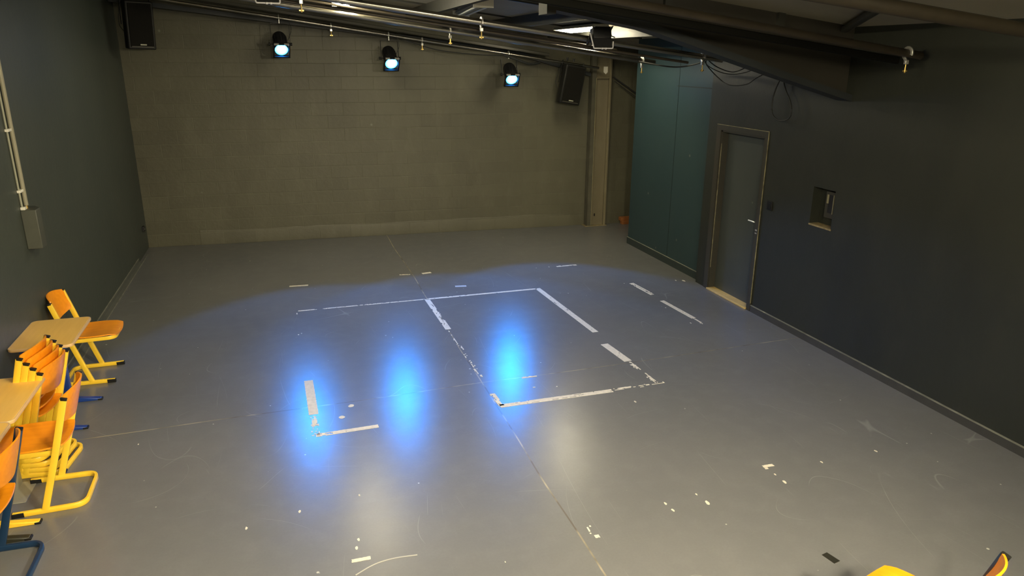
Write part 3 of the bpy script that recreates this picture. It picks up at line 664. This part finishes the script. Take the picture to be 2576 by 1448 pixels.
# ------------------------------------------------------------------ tape marks on the floor
STRIPS=[
(0.030,8.567,1.592,8.579,0.026,0.40,'long thin worn tape line, far edge of the left square'),
(1.592,8.579,3.062,8.597,0.042,0.12,'cream tape line, far edge of the right square'),
(3.078,8.610,3.165,6.911,0.070,0.18,'broad cream tape line, upper right side of the right square'),
(3.111,6.558,3.152,6.069,0.085,0.12,'broad short cream tape piece, lower right side of the right square'),
(3.154,6.047,3.184,5.531,0.055,0.60,'flaking tape remains running to the near right corner of the right square'),
(1.636,5.492,2.709,5.494,0.060,0.25,'ragged cream tape line, near edge of the right square'),
(2.734,5.504,3.256,5.509,0.050,0.60,'flaked tape end at the near right corner of the right square'),
(1.592,8.579,1.616,7.459,0.065,0.35,'worn tape along the lengthwise floor seam, far part'),
(1.614,7.408,1.634,6.124,0.040,0.62,'nearly gone tape crumbs along the lengthwise floor seam, middle part'),
(1.636,5.746,1.651,5.495,0.050,0.35,'worn tape along the lengthwise floor seam at the near corner of the square'),
(0.061,6.510,0.073,5.799,0.080,0.06,'broad clean cream tape piece in the left blue reflection'),
(0.074,5.768,0.072,5.422,0.065,0.50,'flaking tape just below the broad clean piece'),
(0.072,5.422,0.572,5.437,0.050,0.28,'short cream tape line forming the near left corner'),
(-0.050,9.614,0.189,9.599,0.050,0.15,'short pale tape dash far left, outside the blue light'),
(1.431,9.742,1.578,9.719,0.030,0.35,'small pale tape scrap left of the far floor seam'),
(1.745,9.712,1.875,9.736,0.060,0.10,'small pale tape dash just right of the far floor seam'),
(3.696,9.530,4.009,9.528,0.045,0.45,'broken pale dash far right at the edge of the blue light'),
(3.378,9.534,3.588,9.539,0.030,0.60,'faint pale dash left of the broken far right dash'),
(2.054,9.000,2.201,8.976,0.060,0.12,'single pale grey tape piece beyond the right square'),
(0.019,8.497,0.026,7.751,0.045,0.78,'crumbling tape going towards the viewer from the far left corner'),
(4.378,8.472,4.418,7.937,0.065,0.38,'worn cream dash right of the squares, farther one'),
(4.294,8.496,4.328,8.209,0.040,0.70,'flaked dash just left of the farther right dash'),
(4.414,7.686,4.458,7.002,0.060,0.08,'clean cream dash right of the squares, nearer one'),
(4.458,7.002,4.463,6.751,0.045,0.60,'flaking tail end of the nearer right dash'),
(4.322,7.568,4.345,6.600,0.035,0.86,'row of tape crumbs left of the nearer right dash'),
(3.237,3.979,3.326,3.976,0.030,0.10,'small cream tape bar on the right front floor'),
(3.235,3.951,3.261,3.949,0.020,0.20,'tiny cream tape scrap directly below the small bar'),
(0.196,3.788,0.308,3.788,0.030,0.20,'cream tape smear at the bottom centre left'),
(1.999,5.996,2.152,5.998,0.030,0.50,'pale flaking bits on the crosswise floor seam'),
(1.701,3.693,1.693,3.609,0.030,0.55,'flaked cream bits beside the near floor seam'),
(1.712,3.591,1.711,3.562,0.030,0.40,'tiny cream bits just nearer than the flaked seam bits'),
(1.806,5.782,2.368,5.720,0.035,0.90,'line of tiny crumbs inside the near edge of the right square'),
]
for k, (x0, y0, x1, y1, wd, wear, lab) in enumerate(STRIPS):
    a = Vector((x0, y0)); bb = Vector((x1, y1)); d_ = bb-a; L = d_.length; d_.normalize(); nn = Vector((-d_.y, d_.x))
    mb = MB(); nl = max(4, int(L/.012)); nw = max(3, int(wd/.010)); cells = {}
    V = {}
    def vert(i, j):
        if (i, j) not in V:
            jx = .004*noise.noise((i*.9+k*17, j*1.3, 1)); jy = .003*noise.noise((i*.7+k*17, j*1.1, 5))
            p = a+d_*(i*L/nl+jx)+nn*((j/nw-.5)*wd+jy); V[i, j] = mb.bm.verts.new((p.x, p.y, .0016))
        return V[i, j]
    fs = []
    for i in range(nl):
        for j in range(nw):
            s = i*L/nl
            v = .5+.62*noise.noise((s*6+k*31, j*.55, 0))+.34*noise.noise((s*28+k*31, j*1.1, 2))
            e = abs((j+.5)/nw-.5)*2
            if v < wear*.95-.02+.12*e*wear+(.5 if wear > .3 else 0)*(wear-.5)*.3: continue
            mb.bm.faces.new((vert(i, j), vert(i+1, j), vert(i+1, j+1), vert(i, j+1)))
    if not mb.bm.faces:
        mb.bm.faces.new((vert(0, 0), vert(1, 0), vert(1, 1), vert(0, 1)))
    geom = bmesh.ops.extrude_face_region(mb.bm, geom=mb.bm.faces[:])
    for g in geom['geom']:
        if isinstance(g, bmesh.types.BMVert): g.co.z = .0004
    o = mb.build('floor_tape', M['tapegrey'] if k == 18 else M['tape'], smooth=False)
    tag(o, lab, 'tape', 'tape marks on the stage floor')
SC = [(0.392,5.873,0.034,'rounded cream tape scrap right of the left blue reflection'),(0.298,5.679,0.036,'diamond-shaped cream tape scrap above the near left corner line'),(3.260,3.755,0.022,'larger cream scrap below the small tape bar'),(3.257,3.860,0.012,'small cream scrap just below the small tape bar'),(2.305,3.769,0.018,'cream scrap, left one of a loose pair on the right front floor'),(2.316,3.684,0.018,'cream scrap a little nearer than the left one of the pair'),(2.587,3.693,0.026,'largest oval cream scrap on the front floor'),(2.567,3.803,0.013,'small cream scrap just beyond the largest oval scrap'),(0.257,3.984,0.016,'small cream scrap, farther one above the bottom smear'),(0.237,3.904,0.018,'small cream scrap, nearer one above the bottom smear'),(3.704,3.903,0.016,'small cream scrap to the right of the small tape bar'),(-0.420,4.313,0.016,'dull cream spot on the left front floor'),(-0.087,4.400,0.018,'orange-cream sliver on the left front floor'),(-1.262,5.680,0.010,'tiny white spot between the chairs and the left reflection'),(1.080,3.511,0.007,'tiny white spot at the bottom centre'),(0.315,4.477,0.013,'small cream spot left of the left pale reflection'),(4.222,3.916,0.018,'angled cream scrap far right on the front floor'),(2.809,5.228,0.018,'small cream scrap nearer than the right square'),(5.122,8.371,0.038,'greenish cream scrap near the door'),(5.026,8.418,0.020,'faint cream scrap left of the one near the door')]
for i, (x, y, r, lab) in enumerate(SC):
    mb = MB(); pts = []; a0 = random.random()*3
    for q in range(12):
        a_ = q*PI/6; rr = r*(.75+.35*noise.noise((i*3, math.cos(a_), math.sin(a_))))
        pts.append((x+rr*math.cos(a_)*(.62 if i not in (0, 1) else 1), y+rr*math.sin(a_)*(1.25 if i not in (0, 1) else 1)))
    tag(mb.prism(pts, 2, .0004, .0016).build('tape_scrap', M['tape'], smooth=False), lab, 'tape scrap', 'small tape scraps on the floor')
tag(MB().prism([(2.962, 3.006), (3.008, 3.016), (3.030, 2.926), (2.979, 2.916)], 2, .0004, .0018).build('black_tape', M['tapeblack'], smooth=False), 'short black tape rectangle on the floor beside the lower right chair', 'tape')
tag(MB().sweep(spline([(0.206, 3.656, .001), (0.293, 3.706, .001), (0.368, 3.732, .001), (0.465, 3.741, .001), (0.585, 3.731, .001)]), .009, .0012, rect=True).build('floor_scratch', mat('pale_scratch', (.4, .38, .31), .5)), 'pale curved scratch at the bottom centre of the floor', 'scratch')
